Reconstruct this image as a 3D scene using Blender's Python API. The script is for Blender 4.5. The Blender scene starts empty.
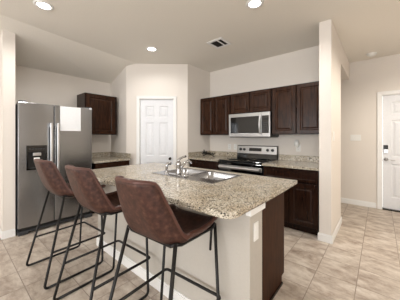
import bpy, bmesh, math, random
from mathutils import Vector, Matrix
random.seed(4)
SC = bpy.context.scene
COL = SC.collection
R = math.radians
H = 2.743
CX = 0.0

# ------------------------------------------------------------------ camera
cam = bpy.data.cameras.new('camera')
cam.sensor_fit = 'HORIZONTAL'; cam.sensor_width = 36.0
cam.lens = 212.0 / 400.0 * 36.0
cam.shift_y = -13.0 / 400.0
cam.clip_start = 0.02
camo = bpy.data.objects.new('camera', cam); COL.objects.link(camo)
camo.location = (0, 0, 1.30)
camo.rotation_euler = (R(90), 0, R(40.3))
SC.camera = camo

# ------------------------------------------------------------------ world, lights, exposure
SC.view_settings.view_transform = 'Standard'
SC.view_settings.look = 'None'
SC.view_settings.gamma = 1.0
SC.view_settings.use_curve_mapping = False
SC.view_settings.exposure = 0.03
wd = bpy.data.worlds.new('sky'); SC.world = wd; wd.use_nodes = True
wd.node_tree.nodes['Background'].inputs[0].default_value = (0.92, 0.96, 1.0, 1)
wd.node_tree.nodes['Background'].inputs[1].default_value = 2.0

def area_light(name, loc, rot, sx, sy, power, color=(1, 1, 1)):
    l = bpy.data.lights.new(name, 'AREA'); l.shape = 'RECTANGLE'
    l.size = sx; l.size_y = sy; l.energy = power; l.color = color
    o = bpy.data.objects.new(name, l); COL.objects.link(o)
    o.location = loc; o.rotation_euler = rot
    return o
DAY = (0.97, 0.985, 1.0)
# daylight lamps added inside unseen living-room windows, tilted up to brighten the ceiling
WINDOWS = [(-2.9, 1.7), (-0.7, 1.7), (1.5, 1.7)]
for wx, ww in WINDOWS:
    area_light('daylight_fill', (wx, -4.40, 1.45), (R(-122), 0, R(180)), ww, 1.8, 66, DAY)
area_light('daylight_fill', (3.10, -2.0, 1.45), (R(120), 0, R(90)), 2.4, 1.8, 50, DAY)
LAMP_POWER = 60.0
ROOM_POWER = 36.0
HALL_POWER = 170.0

# ------------------------------------------------------------------ mesh helper
class MB:
    def __init__(self): self.bm = bmesh.new()
    def box(self, x0, x1, y0, y1, z0, z1):
        vs = [self.bm.verts.new(p) for p in ((x0,y0,z0),(x1,y0,z0),(x1,y1,z0),(x0,y1,z0),(x0,y0,z1),(x1,y0,z1),(x1,y1,z1),(x0,y1,z1))]
        for f in ((3,2,1,0),(4,5,6,7),(0,1,5,4),(1,2,6,5),(2,3,7,6),(3,0,4,7)):
            self.bm.faces.new([vs[i] for i in f])
        return self
    def prism(self, pts, h0, h1, axis='z'):
        """extrude a polygon along an axis"""
        def mk(p, h):
            if axis == 'z': return (p[0], p[1], h)
            if axis == 'y': return (p[0], h, p[1])
            return (h, p[0], p[1])
        a = [self.bm.verts.new(mk(p, h0)) for p in pts]
        b = [self.bm.verts.new(mk(p, h1)) for p in pts]
        n = len(pts)
        self.bm.faces.new(a[::-1]); self.bm.faces.new(b)
        for i in range(n):
            self.bm.faces.new((a[i], a[(i+1) % n], b[(i+1) % n], b[i]))
        return self
    def tube(self, pts, r, seg=8, closed=False, caps=True):
        pts = [Vector(p) for p in pts]; n = len(pts); rings = []
        rr = r if isinstance(r, (list, tuple)) else [r]*n
        up = None
        for i, p in enumerate(pts):
            if closed: t = pts[(i+1) % n] - pts[i-1]
            else: t = pts[min(i+1, n-1)] - pts[max(i-1, 0)]
            t.normalize()
            if up is None:
                up = Vector((0,0,1)) if abs(t.z) < .9 else Vector((1,0,0))
            sd = t.cross(up).normalized(); up = sd.cross(t).normalized()
            rings.append([self.bm.verts.new(p + (sd*math.cos(a)+up*math.sin(a))*rr[i]) for a in [2*math.pi*k/seg for k in range(seg)]])
        m = n if closed else n-1
        for i in range(m):
            A, B = rings[i], rings[(i+1) % n]
            for k in range(seg):
                self.bm.faces.new((A[k], A[(k+1)%seg], B[(k+1)%seg], B[k]))
        if not closed and caps:
            self.bm.faces.new(rings[0][::-1]); self.bm.faces.new(rings[-1])
        return self
    def lathe(self, prof, loc=(0,0,0), rot=None, seg=20):
        """prof: list of (radius, height) spun about z, then rotated and moved"""
        M = Matrix.Translation(loc) @ (rot.to_4x4() if rot else Matrix.Identity(4))
        rings = []
        for r, z in prof:
            if r < 1e-6: rings.append([self.bm.verts.new(M @ Vector((0,0,z)))])
            else: rings.append([self.bm.verts.new(M @ Vector((r*math.cos(2*math.pi*k/seg), r*math.sin(2*math.pi*k/seg), z))) for k in range(seg)])
        for A, B in zip(rings[:-1], rings[1:]):
            if len(A) == 1 and len(B) == 1: continue
            for k in range(seg):
                k2 = (k+1) % seg
                if len(A) == 1: self.bm.faces.new((A[0], B[k], B[k2]))
                elif len(B) == 1: self.bm.faces.new((A[k], A[k2], B[0]))
                else: self.bm.faces.new((A[k], A[k2], B[k2], B[k]))
        if len(rings[0]) > 1: self.bm.faces.new(rings[0][::-1])
        if len(rings[-1]) > 1: self.bm.faces.new(rings[-1])
        return self
    def grid(self, rows):
        vs = [[self.bm.verts.new(p) for p in row] for row in rows]
        for i in range(len(vs)-1):
            for j in range(len(vs[0])-1):
                self.bm.faces.new((vs[i][j], vs[i][j+1], vs[i+1][j+1], vs[i+1][j]))
        return self
    def panel(self, o, u, v, n, w, h, inset, depth, bev=0.012, raised=0.0):
        """a frame-and-panel front: o = corner of the front face (lower left), u/v in-plane, n outward.
        Flat frame with a recessed panel; bevelled step; optional raised centre field."""
        o, u, v, n = Vector(o), Vector(u), Vector(v), Vector(n)
        def ring(d, z):
            return [self.bm.verts.new(o+u*a+v*b+n*z) for a, b in ((d,d),(w-d,d),(w-d,h-d),(d,h-d))]
        T = 0.02
        rings = [ring(0, -T), ring(0, -0.003), ring(0.003, 0), ring(inset, 0), ring(inset+bev, -depth)]
        if raised:
            rings += [ring(inset+bev+0.012, -depth), ring(inset+bev+0.03, -depth+raised)]
        for A, B in zip(rings[:-1], rings[1:]):
            for k in range(4):
                self.bm.faces.new((A[k], A[(k+1)%4], B[(k+1)%4], B[k]))
        self.bm.faces.new(rings[-1]); self.bm.faces.new(rings[0][::-1])
        return self

WL = {}
def link(o): COL.objects.link(o); return o
def build(name, mb, mat, parent=None, smooth=False, bevel=0.0, sub=0, offset=None):
    bmesh.ops.recalc_face_normals(mb.bm, faces=mb.bm.faces[:])
    off = Vector(offset) if offset is not None else (WL[parent] if parent is not None else Vector((0,0,0)))
    for v in mb.bm.verts: v.co -= off
    me = bpy.data.meshes.new(name); mb.bm.to_mesh(me); mb.bm.free()
    if smooth:
        for p in me.polygons: p.use_smooth = True
    o = link(bpy.data.objects.new(name, me))
    me.materials.append(mat)
    if parent is not None: o.parent = parent; WL[o] = WL[parent]
    else:
        o.location = off; WL[o] = off.copy()
    if bevel:
        b = o.modifiers.new('bevel', 'BEVEL'); b.width = bevel; b.segments = 2; b.limit_method = 'ANGLE'; b.angle_limit = R(40)
    if sub:
        s = o.modifiers.new('sub', 'SUBSURF'); s.levels = sub; s.render_levels = sub
    return o
def tag(o, label, cat, group=None):
    o['label'] = label; o['category'] = cat
    if group: o['group'] = group
    return o
def thing(name, label, cat, loc, group=None, rotz=0):
    o = link(bpy.data.objects.new(name, None)); o.empty_display_size = .1
    o.location = loc; o.rotation_euler = (0, 0, rotz)
    WL[o] = Vector(loc)
    return tag(o, label, cat, group)
def copy_tree(o, parent=None):
    c = o.copy(); COL.objects.link(c); c.parent = parent
    for ch in [k for k in o.children]: copy_tree(ch, c)
    return c
def structure(name, mb, mat, parent=None, bevel=0.0, smooth=False):
    o = build(name, mb, mat, parent, bevel=bevel, smooth=smooth)
    if parent is None: o['kind'] = 'structure'
    return o

# ------------------------------------------------------------------ materials
def srgb(r, g, b):
    f = lambda c: (c/255/12.92) if c/255 <= .04045 else ((c/255+.055)/1.055)**2.4
    return (f(r), f(g), f(b), 1)
def newmat(name):
    m = bpy.data.materials.new(name); m.use_nodes = True
    nt = m.node_tree; b = nt.nodes['Principled BSDF']
    return m, nt, b
def nd(nt, t, **kw):
    n = nt.nodes.new(t)
    for k, v in kw.items(): setattr(n, k, v)
    return n
def ramp(nt, stops, interp='LINEAR'):
    r = nd(nt, 'ShaderNodeValToRGB'); r.color_ramp.interpolation = interp
    e = r.color_ramp.elements
    while len(e) < len(stops): e.new(.5)
    for i, (p, c) in enumerate(stops): e[i].position = p; e[i].color = c
    return r
def coords(nt, scale=(1,1,1), rot=(0,0,0), kind='Object', loc=(0,0,0)):
    tc = nd(nt, 'ShaderNodeTexCoord'); mp = nd(nt, 'ShaderNodeMapping')
    mp.inputs['Scale'].default_value = scale; mp.inputs['Rotation'].default_value = rot; mp.inputs['Location'].default_value = loc
    nt.links.new(tc.outputs[kind], mp.inputs['Vector']); return mp
def bump(nt, b, height, strength=.2, dist=.01):
    bp = nd(nt, 'ShaderNodeBump'); bp.inputs['Strength'].default_value = strength; bp.inputs['Distance'].default_value = dist
    nt.links.new(height, bp.inputs['Height']); nt.links.new(bp.outputs['Normal'], b.inputs['Normal'])
def plain(name, col, rough=.5, metal=0.0, noise=0.0, nscale=60, coat=0.0, bumps=0.0, spec=.5):
    m, nt, b = newmat(name)
    b.inputs['Roughness'].default_value = rough; b.inputs['Metallic'].default_value = metal
    b.inputs['Coat Weight'].default_value = coat; b.inputs['Specular IOR Level'].default_value = spec
    mp = coords(nt); nz = nd(nt, 'ShaderNodeTexNoise'); nz.inputs['Scale'].default_value = nscale; nz.inputs['Detail'].default_value = 3
    nt.links.new(mp.outputs[0], nz.inputs['Vector'])
    k = max(noise, .02)
    c0 = tuple(max(0, x*(1-k)) for x in col[:3])+(1,); c1 = tuple(min(1, x*(1+k)) for x in col[:3])+(1,)
    r = ramp(nt, [(.3, c0), (.7, c1)])
    nt.links.new(nz.outputs['Fac'], r.inputs['Fac']); nt.links.new(r.outputs['Color'], b.inputs['Base Color'])
    if bumps: bump(nt, b, nz.outputs['Fac'], bumps, .004)
    return m
def emit(name, col, strength):
    m, nt, b = newmat(name)
    b.inputs['Base Color'].default_value = (1,1,1,1)
    b.inputs['Emission Color'].default_value = col; b.inputs['Emission Strength'].default_value = strength
    return m

M = {}
M['wall'] = plain('wall_paint', srgb(231, 224, 216), .85, 0, .015, 140, bumps=.08, spec=.25)
M['ceiling'] = plain('ceiling_paint', srgb(238, 233, 224), .9, 0, .02, 90, bumps=.12, spec=.15)
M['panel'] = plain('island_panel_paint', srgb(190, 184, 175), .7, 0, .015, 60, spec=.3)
M['trim'] = plain('white_trim_paint', srgb(240, 239, 237), .45, 0, .01, 30)
M['door'] = plain('white_door_paint', srgb(228, 229, 232), .4, 0, .01, 30)
M['white'] = plain('white_plastic', srgb(240, 239, 235), .4)
M['paper'] = plain('white_paper', srgb(244, 245, 247), .6)
M['black'] = plain('black_plastic', srgb(18, 18, 19), .35)
M['gloss_black'] = plain('black_glass', srgb(8, 8, 9), .08, coat=.3)
M['dark_vent'] = plain('dark_void', srgb(40, 36, 33), .7)
M['frame_metal'] = plain('black_powder_coat', srgb(22, 20, 19), .42, .3)
M['chrome'] = plain('chrome', (.50, .50, .51, 1), .14, 1.0)
M['silver'] = plain('satin_silver', (.74, .74, .75, 1), .33, 1.0)
M['bronze'] = plain('dark_bronze', srgb(40, 34, 30), .35, .6)
M['dark_grey'] = plain('dark_grey_enamel', srgb(52, 53, 55), .5)

def stainless(name, col, rough, stretch=(1.5, 1.5, 120)):
    m, nt, b = newmat(name)
    b.inputs['Metallic'].default_value = 1.0
    mp = coords(nt, stretch); nz = nd(nt, 'ShaderNodeTexNoise'); nz.inputs['Scale'].default_value = 3; nz.inputs['Detail'].default_value = 4
    nt.links.new(mp.outputs[0], nz.inputs['Vector'])
    r = ramp(nt, [(.25, tuple(x*.99 for x in col[:3])+(1,)), (.75, tuple(min(1, x*1.01) for x in col[:3])+(1,))])
    nt.links.new(nz.outputs['Fac'], r.inputs['Fac']); nt.links.new(r.outputs['Color'], b.inputs['Base Color'])
    r2 = ramp(nt, [(.2, (rough*.99,)*3+(1,)), (.8, (rough*1.01,)*3+(1,))])
    nt.links.new(nz.outputs['Fac'], r2.inputs['Fac']); nt.links.new(r2.outputs['Color'], b.inputs['Roughness'])
    return m
M['steel'] = stainless('brushed_stainless', (.335, .34, .35, 1), .27)
M['steel_bright'] = stainless('bright_stainless', (.46, .455, .45, 1), .36)
M['sink_steel'] = stainless('sink_stainless', (.40, .40, .41, 1), .26, (60, 2, 2))

def wood(name, dark, mid, rough=.27):
    m, nt, b = newmat(name)
    mp = coords(nt, (9, 9, 1.1)); nz = nd(nt, 'ShaderNodeTexNoise'); nz.inputs['Scale'].default_value = 5; nz.inputs['Detail'].default_value = 6; nz.inputs['Distortion'].default_value = .6
    nt.links.new(mp.outputs[0], nz.inputs['Vector'])
    r = ramp(nt, [(.3, dark), (.55, mid), (.8, tuple(x*1.25 for x in mid[:3])+(1,))])
    nt.links.new(nz.outputs['Fac'], r.inputs['Fac']); nt.links.new(r.outputs['Color'], b.inputs['Base Color'])
    b.inputs['Roughness'].default_value = rough; b.inputs['Specular IOR Level'].default_value = .22
    bump(nt, b, nz.outputs['Fac'], .04, .002)
    return m
M['wood'] = wood('espresso_wood', srgb(30, 15, 8), srgb(54, 31, 18))
M['wood_base'] = wood('near_black_espresso_wood', srgb(26, 13, 8), srgb(42, 24, 15))
M['wood_edge'] = wood('espresso_wood_edge', srgb(20, 11, 7), srgb(36, 20, 13))
M['wood_side'] = wood('espresso_side_panel', srgb(44, 26, 16), srgb(64, 39, 25), .5)
M['wood_side'].node_tree.nodes['Principled BSDF'].inputs['Specular IOR Level'].default_value = .08

def granite():
    m, nt, b = newmat('speckled_granite')
    mp = coords(nt, (1, 1, 1))
    nz = nd(nt, 'ShaderNodeTexNoise'); nz.inputs['Scale'].default_value = 24; nz.inputs['Detail'].default_value = 5
    nt.links.new(mp.outputs[0], nz.inputs['Vector'])
    add = nd(nt, 'ShaderNodeMixRGB'); add.blend_type = 'ADD'; add.inputs[0].default_value = .035
    nt.links.new(mp.outputs[0], add.inputs[1]); nt.links.new(nz.outputs['Color'], add.inputs[2])
    vo = nd(nt, 'ShaderNodeTexVoronoi'); vo.inputs['Scale'].default_value = 160
    nt.links.new(add.outputs[0], vo.inputs['Vector'])
    sep = nd(nt, 'ShaderNodeSeparateColor'); nt.links.new(vo.outputs['Color'], sep.inputs[0])
    c = ramp(nt, [(0, srgb(44, 42, 40)), (.095, srgb(124, 118, 108)), (.20, srgb(166, 158, 145)), (.38, srgb(194, 186, 171)), (.60, srgb(209, 202, 188)), (.85, srgb(228, 224, 214))], 'CONSTANT')
    nt.links.new(sep.outputs[0], c.inputs['Fac'])
    n2 = nd(nt, 'ShaderNodeTexNoise'); n2.inputs['Scale'].default_value = 6; n2.inputs['Detail'].default_value = 4
    nt.links.new(mp.outputs[0], n2.inputs['Vector'])
    t = ramp(nt, [(.35, srgb(226, 214, 196)), (.65, srgb(250, 248, 244))])
    nt.links.new(n2.outputs['Fac'], t.inputs['Fac'])
    mx = nd(nt, 'ShaderNodeMixRGB'); mx.blend_type = 'MULTIPLY'; mx.inputs[0].default_value = .75
    nt.links.new(c.outputs['Color'], mx.inputs[1]); nt.links.new(t.outputs['Color'], mx.inputs[2])
    nt.links.new(mx.outputs[0], b.inputs['Base Color'])
    b.inputs['Roughness'].default_value = .16
    return m
M['granite'] = granite()

def tiles():
    m, nt, b = newmat('stone_look_floor_tile')
    # brick u runs along world y, rows along world x
    mp = coords(nt, (1, 1, 1), (0, 0, R(90)), 'Object', (0, 0, 0))
    tc = nt.nodes['Texture Coordinate'] if 'Texture Coordinate' in nt.nodes else None
    sepx = nd(nt, 'ShaderNodeSeparateXYZ'); cmb = nd(nt, 'ShaderNodeCombineXYZ')
    src = mp.inputs['Vector'].links[0].from_socket
    nt.links.new(src, sepx.inputs[0])
    ay = nd(nt, 'ShaderNodeMath', operation='ADD'); ay.inputs[1].default_value = TILE_Y0
    ax = nd(nt, 'ShaderNodeMath', operation='ADD'); ax.inputs[1].default_value = TILE_X0
    nt.links.new(sepx.outputs['Y'], ay.inputs[0]); nt.links.new(sepx.outputs['X'], ax.inputs[0])
    nt.links.new(ay.outputs[0], cmb.inputs['X']); nt.links.new(ax.outputs[0], cmb.inputs['Y'])
    br = nd(nt, 'ShaderNodeTexBrick'); br.offset = 0; br.squash = 1
    br.inputs['Scale'].default_value = 1; br.inputs['Brick Width'].default_value = .3135; br.inputs['Row Height'].default_value = .3135
    br.inputs['Mortar Size'].default_value = .0035; br.inputs['Mortar Smooth'].default_value = .1; br.inputs['Bias'].default_value = 0
    br.inputs['Color1'].default_value = (.25, .25, .25, 1); br.inputs['Color2'].default_value = (.75, .75, .75, 1); br.inputs['Mortar'].default_value = (0, 0, 0, 1)
    nt.links.new(cmb.outputs[0], br.inputs['Vector'])
    # per-tile offset keeps the marbling from running across joints
    mul = nd(nt, 'ShaderNodeVectorMath', operation='SCALE'); mul.inputs['Scale'].default_value = 7.0
    nt.links.new(br.outputs['Color'], mul.inputs[0])
    addv = nd(nt, 'ShaderNodeVectorMath', operation='ADD')
    sc = nd(nt, 'ShaderNodeVectorMath', operation='MULTIPLY'); sc.inputs[1].default_value = (2.5, 1.3, 1)
    nt.links.new(cmb.outputs[0], sc.inputs[0]); nt.links.new(sc.outputs[0], addv.inputs[0]); nt.links.new(mul.outputs[0], addv.inputs[1])
    nz = nd(nt, 'ShaderNodeTexNoise'); nz.inputs['Scale'].default_value = 3.4; nz.inputs['Detail'].default_value = 9; nz.inputs['Roughness'].default_value = .7; nz.inputs['Distortion'].default_value = .25
    nt.links.new(addv.outputs[0], nz.inputs['Vector'])
    c = ramp(nt, [(.28, srgb(132, 116, 104)), (.42, srgb(172, 157, 144)), (.55, srgb(198, 186, 173)), (.72, srgb(220, 211, 201))])
    nt.links.new(nz.outputs['Fac'], c.inputs['Fac'])
    mx = nd(nt, 'ShaderNodeMixRGB'); mx.inputs[2].default_value = srgb(150, 136, 124)
    nt.links.new(br.outputs['Fac'], mx.inputs[0]); nt.links.new(c.outputs['Color'], mx.inputs[1])
    nt.links.new(mx.outputs[0], b.inputs['Base Color'])
    b.inputs['Roughness'].default_value = .42; b.inputs['Specular IOR Level'].default_value = .4
    inv = nd(nt, 'ShaderNodeMath', operation='SUBTRACT'); inv.inputs[0].default_value = 1; nt.links.new(br.outputs['Fac'], inv.inputs[1])
    bump(nt, b, inv.outputs[0], .35, .003)
    return m
TILE_X0 = .157 + .3135*40
TILE_Y0 = -.42 + .3135*40
M['tile'] = tiles()

def leather():
    m, nt, b = newmat('brown_leather')
    mp = coords(nt, (1,1,1)); nz = nd(nt, 'ShaderNodeTexNoise'); nz.inputs['Scale'].default_value = 38; nz.inputs['Detail'].default_value = 8
    nt.links.new(mp.outputs[0], nz.inputs['Vector'])
    r = ramp(nt, [(.3, srgb(50, 30, 25)), (.55, srgb(72, 46, 38)), (.8, srgb(98, 68, 57))])
    nt.links.new(nz.outputs['Fac'], r.inputs['Fac']); nt.links.new(r.outputs['Color'], b.inputs['Base Color'])
    b.inputs['Roughness'].default_value = .45; b.inputs['Specular IOR Level'].default_value = .3
    v = nd(nt, 'ShaderNodeTexVoronoi'); v.inputs['Scale'].default_value = 260; nt.links.new(mp.outputs[0], v.inputs['Vector'])
    bump(nt, b, v.outputs['Distance'], .15, .002)
    return m
M['leather'] = leather()
M['leather_edge'] = plain('brown_leather_edge', srgb(82, 48, 39), .36, 0, .15, 40)
def glass():
    m, nt, b = newmat('window_glass')
    out = nt.nodes['Material Output']
    g = nd(nt, 'ShaderNodeBsdfGlossy'); g.inputs['Roughness'].default_value = .02
    t = nd(nt, 'ShaderNodeBsdfTransparent'); mx = nd(nt, 'ShaderNodeMixShader'); fr = nd(nt, 'ShaderNodeFresnel')
    nt.links.new(fr.outputs[0], mx.inputs[0]); nt.links.new(t.outputs[0], mx.inputs[1]); nt.links.new(g.outputs[0], mx.inputs[2])
    nt.links.new(mx.outputs[0], out.inputs['Surface'])
    return m
M['glass'] = glass()
M['lamp'] = emit('lamp_lens', (1, .96, .90, 1), 14.0)
M['display'] = plain('display_glass', srgb(14, 15, 17), .12)

# ------------------------------------------------------------------ the room
XL, YR, XE, YB = -4.40, 3.755, 3.2, -4.5
YH = 5.03
structure('floor', MB().box(XL-.1, XE+.1, YB-.1, YH+.1, -.1, 0), M['tile'])
cl = MB()
cl.prism([(-3.37, YB-.1), (XE+.1, YB-.1), (XE+.1, YH+.1), (XL-.1, YH+.1), (XL-.1, 2.70), (-3.63, 2.70), (-3.63, 2.25), (-3.40, .30)], H, H+.1)
# sloped side of the ceiling going down to the left wall
ya, yb_ = YB-.1, 2.70
segs = [(ya, -3.37), (.30, -3.40), (2.25, -3.63), (2.70, -3.63)]
zw = 2.445
for (y0, x0), (y1, x1) in zip(segs[:-1], segs[1:]):
    zz = zw - (H-zw)/0.9*.1
    vs = [(x0,y0,H),(x1,y1,H),(XL-.1,y1,zz),(XL-.1,y0,zz)]
    lo = [cl.bm.verts.new(p) for p in vs]; hi = [cl.bm.verts.new((p[0],p[1],p[2]+.1)) for p in vs]
    cl.bm.faces.new(lo); cl.bm.faces.new(hi[::-1])
    for k in range(4): cl.bm.faces.new((lo[k], hi[k], hi[(k+1)%4], lo[(k+1)%4]))
structure('ceiling', cl, M['ceiling'])

structure('wall_left', MB().box(XL-.1, XL, YB-.1, 2.33, 0, zw), M['wall'])
def slope_z(x, xc): return H - (H-zw)*(xc-x)/(xc-XL)
PX = -3.66
structure('wall_partition', MB().prism([(XL, 0), (PX, 0), (PX, slope_z(PX, -3.41)+.02), (XL, zw+.01)], .432, .556, 'y'), M['wall'])
PA, PB = Vector((-3.78, 2.23, 0)), Vector((-2.89, 3.03, 0))
structure('wall_pantry_return', MB().prism([(XL, 0), (PA.x, 0), (PA.x, slope_z(PA.x, -3.63)+.01), (XL, zw+.01)], 2.23, 2.33, 'y'), M['wall'])
# diagonal pantry wall with its doorway, built in its own frame
pd = (PB-PA); PLEN = pd.length; pang = math.atan2(pd.y, pd.x)
D0, D1, DZ = .255, .925, 2.05
pw = MB()
pw.box(-.0, D0, 0, .1, 0, H-.005).box(D1, PLEN, 0, .1, 0, H-.005).box(D0, D1, 0, .1, DZ, H-.005)
for v in pw.bm.verts: v.co = Matrix.Rotation(pang, 3, 'Z') @ v.co + PA
structure('wall_pantry_diagonal', pw, M['wall'])
structure('wall_pantry_side', MB().box(-2.99, -2.89, 3.03, YR+.09, 0, H), M['wall'])
structure('wall_back', MB().box(-2.89, -.585, YR, YR+.09, 0, H), M['wall'])
structure('wall_wing', MB().box(-.585, -.45, 3.01, 3.83, 0, H).box(-.585, -.45, 3.83, YH, 2.42, H), M['wall'], bevel=.006)
HD0, HD1, HDZ = .025, .94, 2.055
structure('wall_hall', MB().box(-2.6, HD0, YH, YH+.1, 0, H).box(HD1, XE+.1, YH, YH+.1, 0, H).box(HD0, HD1, YH, YH+.1, HDZ, H), M['wall'])
structure('wall_corridor', MB().box(-2.7, -2.6, YR+.09, YH+.1, 0, H), M['wall'])
# living room behind the camera
ww = MB(); xs = XL-.1
for wx, w in WINDOWS:
    ww.box(xs, wx-w/2, YB-.1, YB, 0, H); ww.box(wx-w/2, wx+w/2, YB-.1, YB, 0, .55); ww.box(wx-w/2, wx+w/2, YB-.1, YB, 2.35, H); xs = wx+w/2
ww.box(xs, XE+.1, YB-.1, YB, 0, H)
structure('wall_rear', ww, M['wall'])
structure('wall_right', MB().box(XE, XE+.1, YB, -3.2, 0, H).box(XE, XE+.1, -.8, YH, 0, H).box(XE, XE+.1, -3.2, -.8, 0, .55).box(XE, XE+.1, -3.2, -.8, 2.35, H), M['wall'])
for i, (wx, w) in enumerate(WINDOWS + [(None, 2.4)]):
    f = MB(); g = MB()
    if wx is not None:
        a, b_ = wx-w/2, wx+w/2
        f.box(a, a+.05, YB-.08, YB-.02, .55, 2.35).box(b_-.05, b_, YB-.08, YB-.02, .55, 2.35).box(a+.05, b_-.05, YB-.08, YB-.02, .55, .61).box(a+.05, b_-.05, YB-.08, YB-.02, 2.29, 2.35).box(a+.05, b_-.05, YB-.08, YB-.02, 1.43, 1.47)
        g.box(a+.05, b_-.05, YB-.055, YB-.05, .61, 1.43).box(a+.05, b_-.05, YB-.055, YB-.05, 1.47, 2.29)
    else:
        f.box(XE+.02, XE+.08, -3.2, -3.15, .55, 2.35).box(XE+.02, XE+.08, -.85, -.8, .55, 2.35).box(XE+.02, XE+.08, -3.15, -.85, .55, .61).box(XE+.02, XE+.08, -3.15, -.85, 2.29, 2.35).box(XE+.02, XE+.08, -2.02, -1.98, .61, 2.29)
        g.box(XE+.05, XE+.055, -3.15, -2.02, .61, 2.29).box(XE+.05, XE+.055, -1.98, -.85, .61, 2.29)
    fo = structure('window_%d' % (i+1), f, M['trim'])
    build('window_pane', g, M['glass'], fo)

# baseboards
def base_run(name, segs_):
    b = MB()
    for (x0, x1, y0, y1) in segs_:
        b.box(x0, x1, y0, y1, 0, .085)
        cx, cy = (x0+x1)/2, (y0+y1)/2
        sx, sy = (x1-x0)/2, (y1-y0)/2
        q = .004
        b.box(cx-sx+q, cx+sx-q, cy-sy+q, cy+sy-q, .085, .1)
    return structure(name, b, M['trim'], bevel=.002)
T = .013
base_run('baseboard_wing', [(-.585-T, -.45+T, 3.01-T, 3.01), (-.45, -.45+T, 3.01, 3.83), (-.585, -.45+T, 3.83, 3.83+T)])
base_run('baseboard_hall', [(-2.6, HD0-.075, YH-T, YH), (HD1+.075, XE, YH-T, YH)])
base_run('baseboard_partition', [(PX, PX+T, .432-T, .556), (XL, PX, .432-T, .432)])
base_run('baseboard_left', [(XL, XL+T, YB, .41)])
base_run('baseboard_rear', [(XL+T, XE, YB, YB+T)])

# ------------------------------------------------------------------ doors
def door_slab(mb, w, h, y_front, t=.035):
    """six-panel slab from x 0..w, z 0..h, front face at y_front (facing -y)"""
    st = .105*w/.66 if w < .8 else .115; mid = .10
    pw_ = (w-2*st-mid)/2
    zs = [(.20, .80), (.92, 1.58), (1.68, h-.12)]
    xs_ = [(st, st+pw_), (st+pw_+mid, w-st)]
    # stiles/rails as boxes
    mb.box(0, st, y_front, y_front+t, 0, h).box(w-st, w, y_front, y_front+t, 0, h).box(st+pw_, st+pw_+mid, y_front, y_front+t, 0, h)
    zz = [0] + [z for p in zs for z in p] + [h]
    for (xa, xb) in xs_:
        for k in range(0, len(zz), 2): mb.box(xa, xb, y_front, y_front+t, zz[k], zz[k+1])
        for (za, zb) in zs:
            # recessed panel with sloped moulding and raised field
            def ring(d, y): return [mb.bm.verts.new(p) for p in ((xa+d, y, za+d), (xb-d, y, za+d), (xb-d, y, zb-d), (xa+d, y, zb-d))]
            rs = [ring(0, y_front), ring(.014, y_front+.011), ring(.03, y_front+.011), ring(.055, y_front+.003)]
            for A, B in zip(rs[:-1], rs[1:]):
                for k in range(4): mb.bm.faces.new((A[k], A[(k+1)%4], B[(k+1)%4], B[k]))
            mb.bm.faces.new(rs[-1])
    return mb
def casing(mb, x0, x1, h, y, w=.06, t=.016):
    mb.box(x0-w, x0, y-t, y, 0, h).box(x1, x1+w, y-t, y, 0, h).box(x0-w, x1+w, y-t, y, h, h+w)
    mb.box(x0-w, x0-w+.012, y-t-.005, y-t, 0, h+w).box(x1+w-.012, x1+w, y-t-.005, y-t, 0, h+w).box(x0-w+.012, x1+w-.012, y-t-.005, y-t, h+w-.012, h+w)
    # jamb
    mb.box(x0, x0+.012, y, y+.1, 0, h).box(x1-.012, x1, y, y+.1, 0, h).box(x0+.012, x1-.012, y, y+.1, h-.012, h)
    return mb
rotp = Matrix.Rotation(pang, 3, 'Z')
def inpantry(mb, dx):
    for v in mb.bm.verts: v.co = rotp @ (v.co + Vector((dx, 0, 0))) + PA
    return mb
W1 = D1-D0-.03
dm = door_slab(MB(), W1, DZ-.022, .022)
for v in dm.bm.verts: v.co.z += .006
d1 = structure('door_1', inpantry(dm, D0+.015), M['door'])
cm = casing(MB(), D0, D1, DZ, 0, .055)
structure('trim_1', inpantry(cm, 0), M['trim'], bevel=.002)
kx = .851
knob = MB().lathe([(0,0),(.026,0),(.026,.005),(.010,.008),(.009,.03),(.022,.036),(.027,.05),(.024,.062),(0,.067)], (kx, .022, .875), Matrix.Rotation(R(90), 3, 'X'), 16)
build('door_knob', inpantry(knob, 0), M['bronze'], d1, smooth=True)
for hz in (.25, 1.05, 1.83):
    build('hinge', inpantry(MB().box(D0+.004, D0+.03, .012, .021, hz-.045, hz+.045).tube([(D0+.014, .010, hz-.05), (D0+.014, .010, hz+.05)], .006), 0), M['silver'], d1)
# front door in the hall
dm = door_slab(MB(), HD1-HD0-.03, HDZ-.035, 0)
for v in dm.bm.verts: v.co += Vector((HD0+.015, YH+.03, .022))
d2 = structure('door_2', dm, M['door'])
cm = casing(MB(), HD0, HD1, HDZ, YH, .06)
structure('trim_2', cm, M['trim'], bevel=.002)
structure('trim_3', MB().box(HD0+.012, HD1-.012, YH-.02, YH+.09, 0, .02), M['bronze'])
yk = YH+.03
kp = build('keypad_lock', MB().box(.052, .112, yk-.022, yk, 1.08, 1.155), M['gloss_black'], d2, bevel=.004)
kp2 = build('keypad_cover', MB().box(.054, .110, yk-.026, yk, 1.01, 1.08), M['silver'], d2, bevel=.004)
for r_ in range(3):
    for c_ in range(2):
        build('keypad_button', MB().box(.063+c_*.022, .078+c_*.022, yk-.0245, yk-.022, 1.092+r_*.019, 1.104+r_*.019), M['dark_grey'], kp)
hd = MB().lathe([(0,0),(.03,0),(.03,.008),(.012,.012),(.011,.045),(0,.047)], (.085, yk, .90), Matrix.Rotation(R(90), 3, 'X'), 16)
hd.tube([(.085, yk-.042, .90), (.12, yk-.046, .898), (.20, yk-.044, .885)], .008)
build('door_lever', hd, M['silver'], d2, smooth=True)
for hz in (.90, 1.06):
    build('strike_plate', MB().box(HD0+.012, HD0+.016, YH+.004, YH+.028, hz-.03, hz+.03), M['silver'], d2)

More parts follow.
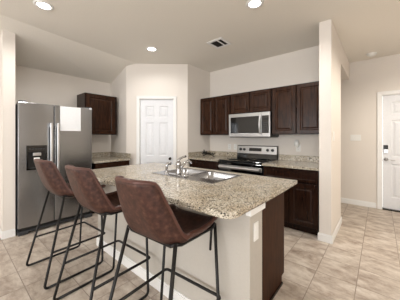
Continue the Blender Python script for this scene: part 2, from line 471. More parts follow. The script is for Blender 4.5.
# ------------------------------------------------------------------ ceiling fittings
def ceiling_lamp(x, y, label, power, col=(1, .98, .95)):
    t = thing('recessed_light', label, 'ceiling light', (x, y, H), 'recessed ceiling lights')
    build('trim_ring', MB().lathe([(.062, 0), (.064, -.006), (.088, -.008), (.094, -.001), (.094, 0)], (x, y, H), None, 28), M['trim'], t, smooth=True)
    build('lens', MB().lathe([(0, -.003), (.062, -.003), (.063, 0), (0, 0)], (x, y, H), None, 28), M['lamp'], t)
    l = bpy.data.lights.new('bulb', 'SPOT'); l.energy = power; l.color = col; l.shadow_soft_size = .06; l.spot_size = R(165); l.spot_blend = .5
    lo = link(bpy.data.objects.new('bulb', l)); lo.location = (0, 0, -.02); lo.parent = t
    return t
ceiling_lamp(-2.81, .665, 'glowing recessed ceiling light near the fridge, at the sloped part of the ceiling', LAMP_POWER*.8)
ceiling_lamp(-2.85, 2.14, 'glowing recessed ceiling light in front of the white pantry door', LAMP_POWER*.34)
ceiling_lamp(-1.03, 2.13, 'glowing recessed ceiling light at the top edge, nearest the air vent', LAMP_POWER)
ceiling_lamp(-.9, -1.6, 'recessed ceiling light in the living room behind the kitchen', ROOM_POWER)
ceiling_lamp(1.0, 3.4, 'recessed ceiling light in the entry hall', HALL_POWER, (1, .92, .80))
ceiling_lamp(1.6, -.6, 'recessed ceiling light over the open living room behind the kitchen', ROOM_POWER)
v = thing('air_vent', 'square white ceiling air vent with dark slots above the range', 'air vent', (-1.88, 2.675, H))
vx0, vx1, vy0, vy1 = -2.02, -1.745, 2.535, 2.815
fr = MB().box(vx0, vx0+.04, vy0, vy1, H-.01, H).box(vx1-.04, vx1, vy0, vy1, H-.01, H).box(vx0+.04, vx1-.04, vy0, vy0+.04, H-.01, H).box(vx0+.04, vx1-.04, vy1-.04, vy1, H-.01, H).box(-1.86, -1.84, vy0+.04, vy1-.04, H-.01, H)
build('vent_frame', fr, M['trim'], v, bevel=.002)
build('vent_backing', MB().box(vx0+.04, vx1-.04, vy0+.04, vy1-.04, H-.002, H), M['dark_vent'], v)
for k in range(6):
    y = vy0+.055+k*.034
    s = MB().prism([(y, H-.009), (y+.004, H-.009), (y+.018, H-.002), (y+.014, H-.002)], vx0+.04, vx1-.04, 'x')
    build('vent_slat', s, M['dark_grey'], v)
s = thing('smoke_detector', 'round white smoke detector on the ceiling of the entry hall', 'smoke detector', (-.11, 4.72, H))
build('detector_base', MB().lathe([(.075, 0), (.075, -.012), (.068, -.016), (0, -.016)], (-.11, 4.72, H), None, 24), M['white'], s, smooth=True)
build('detector_cover', MB().lathe([(.062, -.016), (.058, -.034), (.045, -.042), (0, -.044)], (-.11, 4.72, H), None, 24), M['white'], s, smooth=True)

# ------------------------------------------------------------------ cabinets
X, Y, Z = Vector((1,0,0)), Vector((0,1,0)), Vector((0,0,1))
def front_y(w0, w1, z0, z1, y, inset=.058, depth=.009, raised=.006):
    return MB().panel((w0, y, z0), X, Z, -Y, w1-w0, z1-z0, inset, depth, raised=raised)
def front_x(y0, y1, z0, z1, x, inset=.058, depth=.009, raised=.006):
    return MB().panel((x, y0, z0), Y, Z, X, y1-y0, z1-z0, inset, depth, raised=raised)
CG = 'dark wall cabinets over the range counter'
UF = 3.42
def wall_cab(label, x0, x1, z0, z1, ndoor=2):
    t = thing('wall_cabinet', label, 'wall cabinet', ((x0+x1)/2, YR, z0), CG)
    b = MB().box(x0, x1, UF+.02, YR, z0, z1)
    b.box(x0, x1, UF+.002, UF+.02, z0, z0+.02).box(x0, x1, UF+.002, UF+.02, z1-.02, z1)
    b.box(x0, x0+.02, UF+.002, UF+.02, z0+.02, z1-.02).box(x1-.02, x1, UF+.002, UF+.02, z0+.02, z1-.02)
    build('body', b, M['wood_edge'], t, bevel=.002)
    g = .012; w = (x1-x0-g*(ndoor+1))/ndoor
    for k in range(ndoor):
        a = x0+g+k*(w+g)
        ins = .05 if z1-z0 > .5 else .045
        build('door', front_y(a, a+w, z0+.012, z1-.012, UF-.018, ins), M['wood'], t)
    return t
wall_cab('dark brown two-door wall cabinet beside the pantry wall, left of the microwave', -2.888, -2.147, 1.34, 2.105)
wall_cab('short dark brown two-door wall cabinet directly above the microwave', -2.143, -1.356, 1.722, 2.105)
wall_cab('dark brown two-door wall cabinet beside the white wing wall, right of the microwave', -1.352, -.588, 1.34, 2.105)

BF = 3.08; CZ = .90; CT = .032
def base_cab(label, x0, x1):
    t = thing('base_cabinet', label, 'base cabinet', ((x0+x1)/2, 3.4, 0), 'dark base cabinets by the range')
    b = MB().box(x0, x1, BF+.02, YR-.03, .09, CZ-CT)
    b.box(x0, x1, BF+.002, BF+.02, .09, .115).box(x0, x1, BF+.002, BF+.02, CZ-CT-.025, CZ-CT).box(x0, x0+.025, BF+.002, BF+.02, .115, CZ-CT-.025).box(x1-.025, x1, BF+.002, BF+.02, .115, CZ-CT-.025)
    build('body', b, M['wood_edge'], t, bevel=.002)
    build('toe_kick', MB().box(x0, x1, BF+.055, BF+.075, 0, .09), M['wood_edge'], t)
    build('drawer', front_y(x0+.016, x1-.016, .695, CZ-CT-.014, BF-.018, .03, .005, 0), M['wood_base'], t)
    w = (x1-x0-.016*2-.012)/2
    for k in range(2):
        a = x0+.016+k*(w+.012)
        build('door', front_y(a, a+w, .105, .675, BF-.018, .055), M['wood_base'], t)
    return t
base_cab('dark brown base cabinet with a drawer over doors, between range and wing wall', -1.352, -.588)
base_cab('dark brown base cabinet in the corner left of the range', -2.888, -2.166)

def counter(label, slab, splashes, loc, name='countertop'):
    t = thing(name, label, 'countertop', loc, 'speckled granite countertops')
    build('slab', slab, M['granite'], t, bevel=.004)
    for s in splashes: build('backsplash', s, M['granite'], t, bevel=.003)
    return t
counter('speckled granite counter with backsplash right of the range, against the wing wall',
        MB().box(-1.352, -.588, 3.035, YR, CZ-CT, CZ), [MB().box(-1.352, -.588, YR-.022, YR, CZ, CZ+.095)], (-.97, 3.4, CZ-CT))
counter('speckled granite counter in the corner left of the range, below the wall cabinet',
        MB().box(-2.888, -2.166, 3.035, YR, CZ-CT, CZ), [MB().box(-2.888, -2.166, YR-.022, YR, CZ, CZ+.095), MB().box(-2.888, -2.866, 3.04, YR-.022, CZ, CZ+.095)], (-2.53, 3.4, CZ-CT))

# left alcove: cabinet, counter and wall cabinet past the fridge
LF = -3.66
t = thing('base_cabinet', 'dark brown base cabinet between the fridge and the pantry wall', 'base cabinet', (-4.0, 1.9, 0))
b = MB().box(XL+.03, LF-.02, 1.56, 2.228, .09, .86).box(LF-.02, LF-.002, 1.56, 2.228, .09, .115).box(LF-.02, LF-.002, 1.56, 2.228, .835, .86)
build('body', b, M['wood_edge'], t, bevel=.002)
build('toe_kick', MB().box(LF-.075, LF-.055, 1.56, 2.228, 0, .09), M['wood_edge'], t)
build('drawer', front_x(1.576, 2.212, .69, .846, LF+.018, .03, .005, 0), M['wood'], t)
for a in (1.576, 1.90): build('door', front_x(a, a+.312, .105, .67, LF+.018, .055), M['wood'], t)
counter('short speckled granite counter between the fridge and the pantry wall',
        MB().box(XL, -3.605, 1.545, 2.228, .86, .892), [MB().box(XL, XL+.022, 1.545, 2.228, .892, .985), MB().box(XL+.022, -3.61, 2.206, 2.228, .892, .985)], (-4.0, 1.9, .86))
t = thing('wall_cabinet', 'dark brown single-door wall cabinet above the counter beside the fridge', 'wall cabinet', (-4.2, 1.86, 1.34))
UX = -4.03
build('body', MB().box(XL, UX-.02, 1.565, 2.17, 1.345, 2.10).box(UX-.02, UX-.002, 1.565, 2.17, 1.345, 1.37).box(UX-.02, UX-.002, 1.565, 2.17, 2.075, 2.10).box(UX-.02, UX-.002, 1.565, 1.59, 1.37, 2.075).box(UX-.02, UX-.002, 2.12, 2.17, 1.37, 2.075), M['wood_edge'], t, bevel=.002)
build('door', front_x(1.578, 2.118, 1.358, 2.088, UX+.018, .06), M['wood'], t)
build('side_panel', MB().box(XL+.005, UX-.004, 1.561, 1.5648, 1.35, 2.095), M['wood'], t)

# ------------------------------------------------------------------ refrigerator
FX = -3.58
fy0, fys, fy1 = .572, .975, 1.50
t = thing('refrigerator', 'stainless side-by-side refrigerator with an ice dispenser in its left door', 'refrigerator', (-3.98, 1.035, 0))
build('body', MB().box(XL+.03, FX-.075, fy0, fy1, .03, 1.745), M['dark_grey'], t, bevel=.006)
def curved_door(y0, y1, z0, z1):
    pts = []; n = 8
    for k in range(n+1):
        q = k/n; y = y0+(y1-y0)*q
        pts.append((FX-.014 + .014*math.sin(math.pi*(.12+.76*q)), y))
    pts = [(FX-.068, y0)] + pts + [(FX-.068, y1)]
    return MB().prism([(p[0], p[1]) for p in pts], z0, z1)
dl = build('freezer_door', curved_door(fy0, fys-.004, .095, 1.762), M['steel'], t, bevel=.006)
dr = build('fridge_door', curved_door(fys+.004, fy1, .095, 1.762), M['steel'], t, bevel=.006)
for par, y in ((dl, fys-.045), (dr, fys+.038)):
    h_ = MB().box(FX+.028, FX+.050, y-.016, y+.016, .62, 1.50)
    h_.box(FX-.006, FX+.03, y-.012, y+.012, .64, .68).box(FX-.006, FX+.03, y-.012, y+.012, 1.44, 1.48)
    build('handle', h_, M['silver'], par, bevel=.008)
dsp = MB().box(FX-.01, FX+.006, .655, .672, .855, 1.185).box(FX-.01, FX+.006, .870, .887, .855, 1.185).box(FX-.01, FX+.006, .672, .870, 1.09, 1.185).box(FX-.01, FX+.006, .672, .870, .855, .875)
do = build('dispenser', dsp, M['gloss_black'], dl, bevel=.002)
build('dispenser_recess', MB().box(FX-.004, FX+.0005, .672, .870, .875, 1.09), M['black'], dl)
build('dispenser_chute', MB().box(FX, FX+.018, .725, .815, 1.045, 1.085), M['silver'], dl, bevel=.004)
build('dispenser_paddle', MB().prism([(FX, 1.02), (FX+.006, 1.02), (FX+.016, .965), (FX, .965)], .735, .800, 'y'), M['white'], dl)
build('dispenser_tray', MB().box(FX, FX+.012, .70, .845, .875, .885), M['dark_grey'], dl)
for k in range(6):
    build('dispenser_button', MB().box(FX+.006, FX+.008, .685+k*.03, .705+k*.03, 1.13, 1.145), M['dark_grey'], dl)
build('kick_grille', MB().box(FX-.06, FX-.03, fy0+.02, fy1-.02, .045, .092), M['black'], t)
build('kick_rail', MB().box(FX-.05, FX-.012, fy0, fy1, .03, .055), M['dark_grey'], t, bevel=.004)
for y in (fy0+.05, fy1-.05):
    build('foot', MB().box(FX-.07, FX-.004, y-.05, y+.06, 0, .05), M['dark_grey'], t, bevel=.012)
    build('hinge_cover', MB().box(FX-.10, FX-.015, y-.04, y+.04, 1.762, 1.782), M['dark_grey'], t, bevel=.006)
pp = build('paper_sheet', MB().box(FX+.004, FX+.0065, 1.045, 1.325, 1.392, 1.755), M['paper'], offset=(FX, 1.185, 1.392))
tag(pp, 'blank white paper sheet stuck on the upper right refrigerator door', 'paper')

# ------------------------------------------------------------------ microwave
mx0, mx1, mz0, mz1, MF = -2.143, -1.356, 1.292, 1.716, 3.355
t = thing('microwave', 'stainless over-the-range microwave with a dark window and curved handle', 'microwave', ((mx0+mx1)/2, 3.5, mz0))
build('body', MB().box(mx0, mx1, MF+.03, YR, mz0+.012, mz1), M['black'], t, bevel=.004)
build('vent_grille', MB().box(mx0+.01, mx1-.01, MF+.03, YR-.02, mz0, mz0+.012), M['dark_grey'], t)
xd = mx1-.145
df = MB().box(mx0, mx0+.035, MF, MF+.03, mz0+.012, mz1).box(xd-.05, xd, MF, MF+.03, mz0+.075, mz1-.062).box(mx0+.035, xd, MF, MF+.03, mz1-.062, mz1).box(mx0+.035, xd, MF, MF+.03, mz0+.012, mz0+.075)
dd = build('door', df, M['steel_bright'], t, bevel=.004)
build('window', MB().box(mx0+.035, xd-.05, MF+.004, MF+.028, mz0+.075, mz1-.062), M['gloss_black'], dd)
hp = [(xd-.022, MF-.004, mz0+.06)] + [(xd-.022, MF-.012-.032*math.sin(math.pi*k/10), mz0+.07+k*(mz1-mz0-.13)/10) for k in range(11)] + [(xd-.022, MF-.004, mz1-.05)]
build('handle', MB().tube(hp, .013, 10), M['silver'], dd, smooth=True)
cp = MB().box(xd+.003, mx1, MF, MF+.03, mz1-.062, mz1).box(xd+.003, mx1, MF, MF+.03, mz0+.012, mz0+.075).box(mx1-.025, mx1, MF, MF+.03, mz0+.075, mz1-.062)
cpo = build('control_panel', cp, M['steel_bright'], t, bevel=.004)
build('keypad', MB().box(xd+.004, mx1-.025, MF+.001, MF+.028, mz0+.075, mz1-.062), M['gloss_black'], cpo)
build('display', MB().box(xd+.018, mx1-.04, MF-.001, MF+.002, mz1-.135, mz1-.105), M['display'], cpo)
for r_ in range(5):
    for c_ in range(3):
        build('button', MB().box(xd+.02+c_*.028, xd+.04+c_*.028, MF-.0005, MF+.002, mz0+.095+r_*.036, mz0+.113+r_*.036), M['dark_grey'], cpo)

# ------------------------------------------------------------------ range
rx0, rx1, RF = -2.160, -1.358, 3.06
t = thing('range', 'freestanding stainless electric range with black glass cooktop and four knobs', 'range', ((rx0+rx1)/2, 3.4, 0))
build('body', MB().box(rx0, rx1, RF+.04, YR-.01, .03, CZ-.012), M['dark_grey'], t, bevel=.004)
ck = build('cooktop', MB().box(rx0, rx1, RF-.005, 3.665, CZ-.012, CZ+.008), M['gloss_black'], t, bevel=.004)
for (bx, by, br_) in ((-1.95, 3.22, .10), (-1.56, 3.22, .085), (-1.95, 3.50, .08), (-1.56, 3.50, .10)):
    build('burner_ring', MB().lathe([(br_-.004, CZ+.0082), (br_-.004, CZ+.009), (br_, CZ+.009), (br_, CZ+.0082)], (bx, by, 0), None, 32), M['dark_grey'], ck)
bg = build('backguard', MB().prism([(3.665, CZ-.01), (3.745, CZ-.01), (3.745, 1.14), (3.70, 1.14)], rx0+.004, rx1-.004, 'x'), M['gloss_black'], t, bevel=.004)
def on_guard(z): return 3.665+(z-(CZ-.01))*(.035/(1.14-CZ+.01))
zf0, zf1 = .99, 1.128
build('control_face', MB().prism([(on_guard(zf0)-.006, zf0), (on_guard(zf0)+.004, zf0), (on_guard(zf1)+.004, zf1), (on_guard(zf1)-.006, zf1)], rx0+.012, rx1-.012, 'x'), M['steel_bright'], bg, bevel=.002)
tilt = math.atan2(.035, 1.14-CZ+.01)
krot = Matrix.Rotation(R(90)+tilt*-1, 3, 'X')
for kx_ in (rx0+.085, rx0+.165, rx1-.175, rx1-.085):
    build('knob', MB().lathe([(0,0),(.026,0),(.026,.006),(.021,.01),(.019,.03),(0,.031)], (kx_, on_guard(1.062)-.006, 1.062), krot, 16), M['black'], bg, smooth=False)
build('display', MB().prism([(on_guard(1.035)-.010, 1.035), (on_guard(1.035), 1.035), (on_guard(1.095), 1.095), (on_guard(1.095)-.010, 1.095)], rx0+.265, rx1-.29, 'x'), M['display'], bg)
od = build('oven_door', MB().box(rx0+.004, rx1-.004, RF, RF+.04, .23, CZ-.03), M['gloss_black'], t, bevel=.006)
build('door_trim', MB().box(rx0+.004, rx1-.004, RF-.004, RF+.002, .76, .825), M['steel_bright'], od, bevel=.002)
hb = MB().tube([(rx0+.03, RF-.045, .795), (rx1-.03, RF-.045, .795)], .016, 12).box(rx0+.06, rx0+.09, RF-.045, RF, .785, .805).box(rx1-.09, rx1-.06, RF-.045, RF, .785, .805)
build('handle', hb, M['silver'], od)
build('storage_drawer', MB().box(rx0+.004, rx1-.004, RF+.002, RF+.04, .07, .22), M['steel_bright'], t, bevel=.004)
build('oven_window', MB().box(rx0+.12, rx1-.12, RF-.002, RF+.002, .36, .66), M['display'], od)

# ------------------------------------------------------------------ wall plates and the plug-in
def plate(name, label, cat, o, u, n, w, h, parts, group=None):
    o, u, n = Vector(o), Vector(u), Vector(n)
    t = thing(name, label, cat, o, group)
    def bx(c, w_, h_, d0, d1):
        m = MB()
        q = [o+u*(c[0]-w_/2)+Z*(c[1]-h_/2), o+u*(c[0]+w_/2)+Z*(c[1]+h_/2)]
        cs = [q[0]+n*d0, q[1]+n*d1]
        a = [min(cs[0][i], cs[1][i]) for i in range(3)]; b_ = [max(cs[0][i], cs[1][i]) for i in range(3)]
        return m.box(a[0], b_[0], a[1], b_[1], a[2], b_[2])
    build('cover_plate', bx((0,0), w, h, 0, .006), M['white'], t, bevel=.002)
    for (nm, c, w_, h_, d) in parts: build(nm, bx(c, w_, h_, .005, d), M['white'] if nm != 'slot' else M['dark_vent'], t)
    return t
sockets = [('socket', (0, .02), .034, .03, .008), ('socket', (0, -.02), .034, .03, .008)]
for c in (.02, -.02):
    for s_ in (-.006, .006): sockets.append(('slot', (s_, c), .003, .010, .0084))
plate('light_switch', 'wide white switch plate with three rockers beside the front door', 'light switch', (-.353, YH, 1.285), X, -Y, .165, .115, [('rocker', (k*.046, 0), .033, .066, .010) for k in (-1, 0, 1)])
plate('light_switch', 'small white switch on the side of the white wing wall', 'light switch', (-.45, 3.16, 1.31), Y, X, .072, .115, [('rocker', (0, 0), .033, .066, .010)])
plate('wall_outlet', 'white wall outlet left of the range under the wall cabinet', 'wall outlet', (-2.38, YR, 1.10), X, -Y, .072, .115, sockets)
plate('wall_outlet', 'white wall outlet just beside the left end of the range backguard', 'wall outlet', (-2.24, YR, 1.10), X, -Y, .072, .115, sockets)
plate('wall_outlet', 'white wall outlet behind the plug-in air freshener right of the range', 'wall outlet', (-1.035, YR, 1.115), X, -Y, .072, .115, sockets)
t = thing('air_freshener', 'white plug-in air freshener in the outlet right of the range', 'air freshener', (-1.05, YR-.006, 1.10))
rows = []
for k in range(9):
    z = 1.13 + .125*k/8; q = math.sin(math.pi*min(1, max(0, .12+.80*k/8)))
    rows.append((.018+.022*q, .010+.030*q, z))
fb = MB(); rings = []
for (a, d, z) in rows:
    rings.append([fb.bm.verts.new((-1.055+a*math.cos(p), YR-.012-d*.5-d*.55*math.sin(p), z)) for p in [2*math.pi*j/14 for j in range(14)]])
for A, B in zip(rings[:-1], rings[1:]):
    for j in range(14): fb.bm.faces.new((A[j], A[(j+1)%14], B[(j+1)%14], B[j]))
fb.bm.faces.new(rings[0][::-1]); fb.bm.faces.new(rings[-1])
build('housing', fb, M['white'], t, smooth=True)
build('plug', MB().box(-1.07, -1.04, YR-.022, YR-.007, 1.125, 1.16), M['white'], t)

# small dark sprig ornament in the counter corner
t = thing('ornament', 'small dark spiky ornament lying on the granite in the corner left of the range', 'ornament', (-2.63, 3.40, CZ))
rnd = random.Random(11)
build('stem', MB().tube([(-2.79, 3.39, CZ+.012), (-2.70, 3.40, CZ+.05), (-2.60, 3.40, CZ+.045), (-2.50, 3.39, CZ+.010)], .008), M['bronze'], t)
M['leaf'] = plain('dark_leaf', srgb(34, 31, 26), .45, 0, .3, 50)
for k in range(34):
    q = rnd.random(); c = Vector((-2.79+.27*q, 3.395, CZ+.045))
    a = rnd.uniform(0, 6.28); e = rnd.uniform(.1, 1.25); L = rnd.uniform(.075, .115)*(1.1-.5*q)
    d = Vector((math.cos(a)*math.cos(e), math.sin(a)*math.cos(e)*.5, math.sin(e))); sd = d.cross(Z).normalized()*.019
    up = d.cross(sd).normalized()*.005
    m = MB(); p = [c, c+d*L*.5+sd+up, c+d*L, c+d*L*.5-sd+up, c+d*L*.5-up]
    vs = [m.bm.verts.new(x) for x in p]
    for f in ((0,1,3),(1,2,3),(0,4,1),(1,4,2),(2,4,3),(3,4,0)): m.bm.faces.new([vs[i] for i in f])
    build('leaf', m, M['leaf'], t)

# ------------------------------------------------------------------ island
IX0, IX1, IY0, IY1, IZ = -2.625, -.565, .905, 2.02, .912
t = thing('kitchen_island', 'long kitchen island with a pale panelled bar side and dark wooden end', 'kitchen island', (-1.6, 1.5, 0))
KX1 = -.588
kz = IZ-.034
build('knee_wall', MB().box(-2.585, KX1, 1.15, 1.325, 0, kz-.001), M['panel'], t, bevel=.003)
build('end_cap_trim', MB().box(KX1-.02, KX1+.016, 1.134, 1.341, kz-.045, kz-.001), M['trim'], t, bevel=.004)
bb = MB().box(-2.598, KX1+.012, 1.137, 1.15, 0, .085).box(-2.594, KX1+.008, 1.141, 1.15, .085, .1).box(-2.598, -2.585, 1.15, 1.325, 0, .09).box(KX1, KX1+.012, 1.15, 1.325, 0, .085)
build('baseboard', bb, M['trim'], t, bevel=.002)
cb = MB().box(-2.585, -.672, 1.326, 1.985, .09, .66).box(-2.585, -1.90, 1.326, 1.985, .66, kz-.001).box(-1.02, -.672, 1.326, 1.985, .66, kz-.001).box(-1.90, -1.02, 1.326, 1.37, .66, kz-.001).box(-1.90, -1.02, 1.93, 1.985, .66, kz-.001).box(-2.585, -.690, 1.326, 1.915, 0, .09)
build('cabinet_body', cb, M['wood_edge'], t, bevel=.002)
build('side_panel', MB().box(-.672, -.664, 1.326, 1.965, .07, kz-.001).box(-.672, -.664, 1.326, 1.905, 0, .07), M['wood_side'], t)
build('shoe_moulding', MB().box(-.664, -.650, 1.326, 1.905, 0, .022), M['wood_edge'], t, bevel=.006)
oo = Vector((KX1, 1.228, .715))
op = build('outlet', MB().box(KX1, KX1+.006, 1.228-.030, 1.228+.030, .660, .772), M['white'], t, bevel=.002)
for c in (.735, .695): build('socket', MB().box(KX1+.005, KX1+.008, 1.212, 1.244, c-.014, c+.014), M['trim'], op)
def island_top():
    # plan with rounded near corners and a rectangular hole for the sink
    bm = MB()
    hx0, hx1, hy0, hy1 = SX0+.02, SX1-.02, SY0+.02, SY1-.02
    rr = .07
    def corner(cx, cy, a0): return [(cx+rr*math.cos(a0+R(90)*k/6), cy+rr*math.sin(a0+R(90)*k/6)) for k in range(7)]
    outer_front = corner(IX0+rr, IY0+rr, R(180)) + corner(IX1-rr, IY0+rr, R(270))
    # front strip, back strip, left and right fills
    bm.prism(outer_front + [(IX1, hy0), (IX0, hy0)], kz, IZ)
    bm.prism([(IX0, hy1), (IX1, hy1), (IX1, IY1), (IX0, IY1)], kz, IZ)
    bm.prism([(IX0, hy0), (hx0, hy0), (hx0, hy1), (IX0, hy1)], kz, IZ)
    bm.prism([(hx1, hy0), (IX1, hy0), (IX1, hy1), (hx1, hy1)], kz, IZ)
    bmesh.ops.remove_doubles(bm.bm, verts=bm.bm.verts[:], dist=1e-5)
    return bm
SX0, SX1, SY0, SY1 = -1.865, -1.05, 1.405, 1.90
counter('large speckled granite island top with rounded corners holding the sink', island_top(), [], (-1.6, 1.46, kz))

# sink: rim, deck and two bowls
t = thing('kitchen_sink', 'double-bowl stainless steel sink set into the granite island', 'sink', (-1.457, 1.65, IZ))
B1 = (SX0+.035, -1.475, SY0+.125, SY1-.03); B2 = (-1.44, SX1-.035, SY0+.125, SY1-.03)
rm = MB(); zt = IZ+.005
ys = [SY0, B1[2], B1[3], SY1]; xs_ = [SX0, B1[0], B1[1], B2[0], B2[1], SX1]
for i in range(5):
    for j in range(3):
        if j == 1 and i in (1, 3): continue
        rm.box(xs_[i], xs_[i+1], ys[j], ys[j+1], IZ+.0005, zt)
bmesh.ops.remove_doubles(rm.bm, verts=rm.bm.verts[:], dist=1e-5)
build('rim', rm, M['sink_steel'], t)
for (x0, x1, y0, y1) in (B1, B2):
    m = MB(); dp = .17; rows = []
    def rrect(d, z, r):
        out = []
        for cx, cy, a0 in ((x0+d+r, y0+d+r, 180), (x1-d-r, y0+d+r, 270), (x1-d-r, y1-d-r, 0), (x0+d+r, y1-d-r, 90)):
            for k in range(5): out.append(m.bm.verts.new((cx+r*math.cos(R(a0+90*k/4)), cy+r*math.sin(R(a0+90*k/4)), z)))
        return out
    rg = [rrect(-.006, zt-.002, .02), rrect(0, zt-.004, .05), rrect(.012, zt-dp*.7, .05), rrect(.03, zt-dp*.95, .05), rrect(.06, zt-dp, .05)]
    for A, B in zip(rg[:-1], rg[1:]):
        for k in range(20): m.bm.faces.new((A[k], A[(k+1)%20], B[(k+1)%20], B[k]))
    m.bm.faces.new(rg[-1])
    bo = build('bowl', m, M['sink_steel'], t, smooth=True)
    so = bo.modifiers.new('thick', 'SOLIDIFY'); so.thickness = .0015; so.offset = -1
    build('drain', MB().lathe([(0, .001), (.035, .001), (.042, .004), (.044, .001), (.044, 0), (0, 0)], ((x0+x1)/2, (y0+y1)/2, zt-dp+.001), None, 20), M['chrome'], bo)
# faucet on the deck
fx, fy = -1.525, SY0+.062
t = thing('faucet', 'chrome single-lever kitchen faucet on the sink deck', 'faucet', (fx, fy, zt))
def stadium(cx, cy, hx, r, n=8):
    return [(cx+hx+r*math.cos(R(-90+180*k/n)), cy+r*math.sin(R(-90+180*k/n))) for k in range(n+1)] + [(cx-hx+r*math.cos(R(90+180*k/n)), cy+r*math.sin(R(90+180*k/n))) for k in range(n+1)]
build('base_plate', MB().prism(stadium(fx, fy, .10, .028), zt, zt+.012), M['chrome'], t, bevel=.004)
build('body', MB().lathe([(.03, 0), (.027, .02), (.024, .05), (.025, .085), (.028, .10), (.026, .118), (.016, .13), (0, .133)], (fx, fy, zt+.010), None, 18), M['chrome'], t, smooth=True)
sp = [(fx+.0, fy+.015, zt+.065), (fx+.004, fy+.06, zt+.10), (fx+.006, fy+.10, zt+.125), (fx+.009, fy+.14, zt+.135), (fx+.011, fy+.165, zt+.125), (fx+.011, fy+.17, zt+.105)]
build('spout', MB().tube(sp, [.017, .016, .015, .014, .014, .015], 12), M['chrome'], t, smooth=True)
lv = [(fx, fy, zt+.13), (fx+.003, fy-.006, zt+.15), (fx+.012, fy+.01, zt+.168), (fx+.022, fy+.04, zt+.182), (fx+.03, fy+.075, zt+.188)]
build('lever', MB().tube(lv, [.018, .014, .011, .010, .012], 10), M['chrome'], t, smooth=True)
t = thing('side_sprayer', 'small chrome pull-out side sprayer standing left of the faucet', 'sprayer', (-1.70, SY0+.06, zt))
build('holder', MB().lathe([(.024, 0), (.024, .006), (.017, .012), (.015, .03), (.017, .034), (0, .035)], (-1.70, SY0+.06, zt), None, 16), M['chrome'], t, smooth=True)
build('spray_head', MB().tube([(-1.70, SY0+.06, zt+.03), (-1.70, SY0+.06, zt+.075), (-1.698, SY0+.062, zt+.095), (-1.690, SY0+.085, zt+.107), (-1.685, SY0+.105, zt+.102)], [.012, .014, .016, .017, .015], 12), M['chrome'], t, smooth=True)

# ------------------------------------------------------------------ bar stools
SG = 'brown leather bar stools at the island'
def lerp(a, b, q): return a+(b-a)*q
def spline(pts, q):
    n = len(pts)-1; f = q*n; i = min(int(f), n-1); u = f-i
    p = [pts[max(i-1, 0)], pts[i], pts[i+1], pts[min(i+2, n)]]
    return tuple(.5*((2*p[1][k]) + (-p[0][k]+p[2][k])*u + (2*p[0][k]-5*p[1][k]+4*p[2][k]-p[3][k])*u*u + (-p[0][k]+3*p[1][k]-3*p[2][k]+p[3][k])*u**3) for k in range(len(p[0])))
# centre profile: y, z, half width, edge displacement
PROF = [(.026, 1.078, .138, .062), (.046, 1.015, .155, .070), (.074, .94, .174, .076), (.106, .86, .193, .080), (.146, .792, .208, .078),
        (.205, .744, .220, .071), (.29, .730, .220, .060), (.39, .730, .217, .050), (.478, .742, .210, .040), (.545, .762, .198, .028), (.565, .763, .190, .018)]
def shell_point(s, tq, off=0.0):
    y, z, hw, e = spline(PROF, s)
    y2, z2, _, _ = spline(PROF, min(1, s+.01)); y1, z1, _, _ = spline(PROF, max(0, s-.01))
    ty, tz = y2-y1, z2-z1; L = math.hypot(ty, tz); ny, nz = -tz/L, ty/L      # normal to the inside (forward/up)
    a = abs(tq); k = max(0.0, (a-.50)/.50)
    d = e*(k**1.7) + .006*a*a + off
    top = max(0, 1-s/.07)
    x = hw*(a*1.06 if a < .5 else .53 + .47*(k*.75+.25*math.sin(k*R(90))))*(1 if tq >= 0 else -1)
    zf = .25 + .65*min(1.0, max(0.0, (s-.35)/.25))          # wings of the back fold straight forward, the seat rims fold up
    return Vector((x, y+ny*d, z-.014*min(1.0, s/.2)+nz*d*zf - top*.018*a**5))
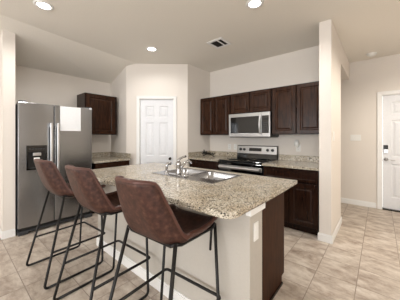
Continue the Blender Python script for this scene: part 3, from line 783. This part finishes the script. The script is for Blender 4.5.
def make_stool():
    t = thing('bar_stool', '', 'bar stool', (0, 0, 0), SG)
    m = MB(); NS, NT = 30, 16
    rows = [[shell_point(i/NS, -1+2*j/NT) for j in range(NT+1)] for i in range(NS+1)]
    m.grid(rows)
    sh = build('seat_shell', m, M['leather'], t, smooth=True)
    so = sh.modifiers.new('thick', 'SOLIDIFY'); so.thickness = .028; so.offset = 0
    edge = [shell_point(0, -1+2*j/NT) for j in range(NT+1)] + [shell_point(i/NS, 1) for i in range(1, NS+1)] + [shell_point(1, 1-2*j/NT) for j in range(1, NT+1)] + [shell_point(1-i/NS, -1) for i in range(1, NS)]
    build('edge_piping', MB().tube(edge, .0145, 8, closed=True), M['leather_edge'], sh, smooth=True)
    r = .0105
    for sx in (-1, 1):
        rf, rt = Vector((sx*.264, 0, r)), Vector((sx*.198, .178, .752))
        ff, ft = Vector((sx*.264, .505, r)), Vector((sx*.215, .520, .752))
        def bend(p, a, b, q=.035, n=5):
            A = p+(a-p).normalized()*q; B = p+(b-p).normalized()*q
            return [A*(1-u)**2 + p*2*u*(1-u) + B*u*u for u in [k/n for k in range(n+1)]]
        mid_r = rf+(rt-rf)*.0
        # rear leg with its bend into the floor runner
        build('leg', MB().tube(bend(rf, ff, rt)[0:] + [rt], r, 8), M['frame_metal'], t, smooth=True)
        build('leg', MB().tube(bend(ff, rf, ft)[0:] + [ft], r, 8), M['frame_metal'], t, smooth=True)
        b0 = rf+(ff-rf).normalized()*.035; b1 = ff+(rf-ff).normalized()*.035
        build('floor_runner', MB().tube([b0, b1], r, 8), M['frame_metal'], t, smooth=True)
        build('seat_rail', MB().tube([rt, lerp(rt, ft, .12)+Vector((0, 0, -.015)), lerp(rt, ft, .9)+Vector((0, 0, -.015)), ft], r*.95, 8), M['frame_metal'], t, smooth=True)
    fz = .285
    q = fz/.752
    rl = Vector((-lerp(.264, .198, q), .178*q, fz)); fl = Vector((-lerp(.264, .215, q)+.002, .545, fz))
    rr_ = Vector((-rl.x, rl.y, fz)); fr_ = Vector((-fl.x, fl.y, fz))
    def rb(p, a, b, n=5, qd=.025):
        A = p+(a-p).normalized()*qd; B = p+(b-p).normalized()*qd
        return [A*(1-u)**2 + p*2*u*(1-u) + B*u*u for u in [k/n for k in range(n+1)]]
    build('footrest', MB().tube([rl] + rb(fl, rl, fr_) + rb(fr_, fl, rr_) + [rr_], r*.95, 8), M['frame_metal'], t, smooth=True)
    for (yy, hw) in ((.178, .198), (.520, .215)):
        build('cross_bar', MB().tube([(-hw, yy, .752), (-hw+.03, yy, .735), (hw-.03, yy, .735), (hw, yy, .752)], r*.95, 8), M['frame_metal'], t, smooth=True)
    return t
st = make_stool()
SPOTS = [(-2.425, .502, R(2.5), 'brown leather bar stool nearest the refrigerator, farthest along the island'),
         (-1.69, .535, R(2.5), 'brown leather bar stool in the middle, between the other two at the island'),
         (-.978, .551, R(3.5), 'brown leather bar stool nearest the camera, before the island\'s rounded corner')]
for i, (x, y, a, lab) in enumerate(SPOTS):
    o = st if i == 0 else copy_tree(st)
    o.location = (x, y, 0); o.rotation_euler = (0, 0, a); o['label'] = lab
    WL[o] = Vector((0, 0, 0))
    if i == 2: build('brace', MB().tube([(.200, .505, .745), (.190, .505, .585)], .008, 8), M['frame_metal'], o, smooth=True)
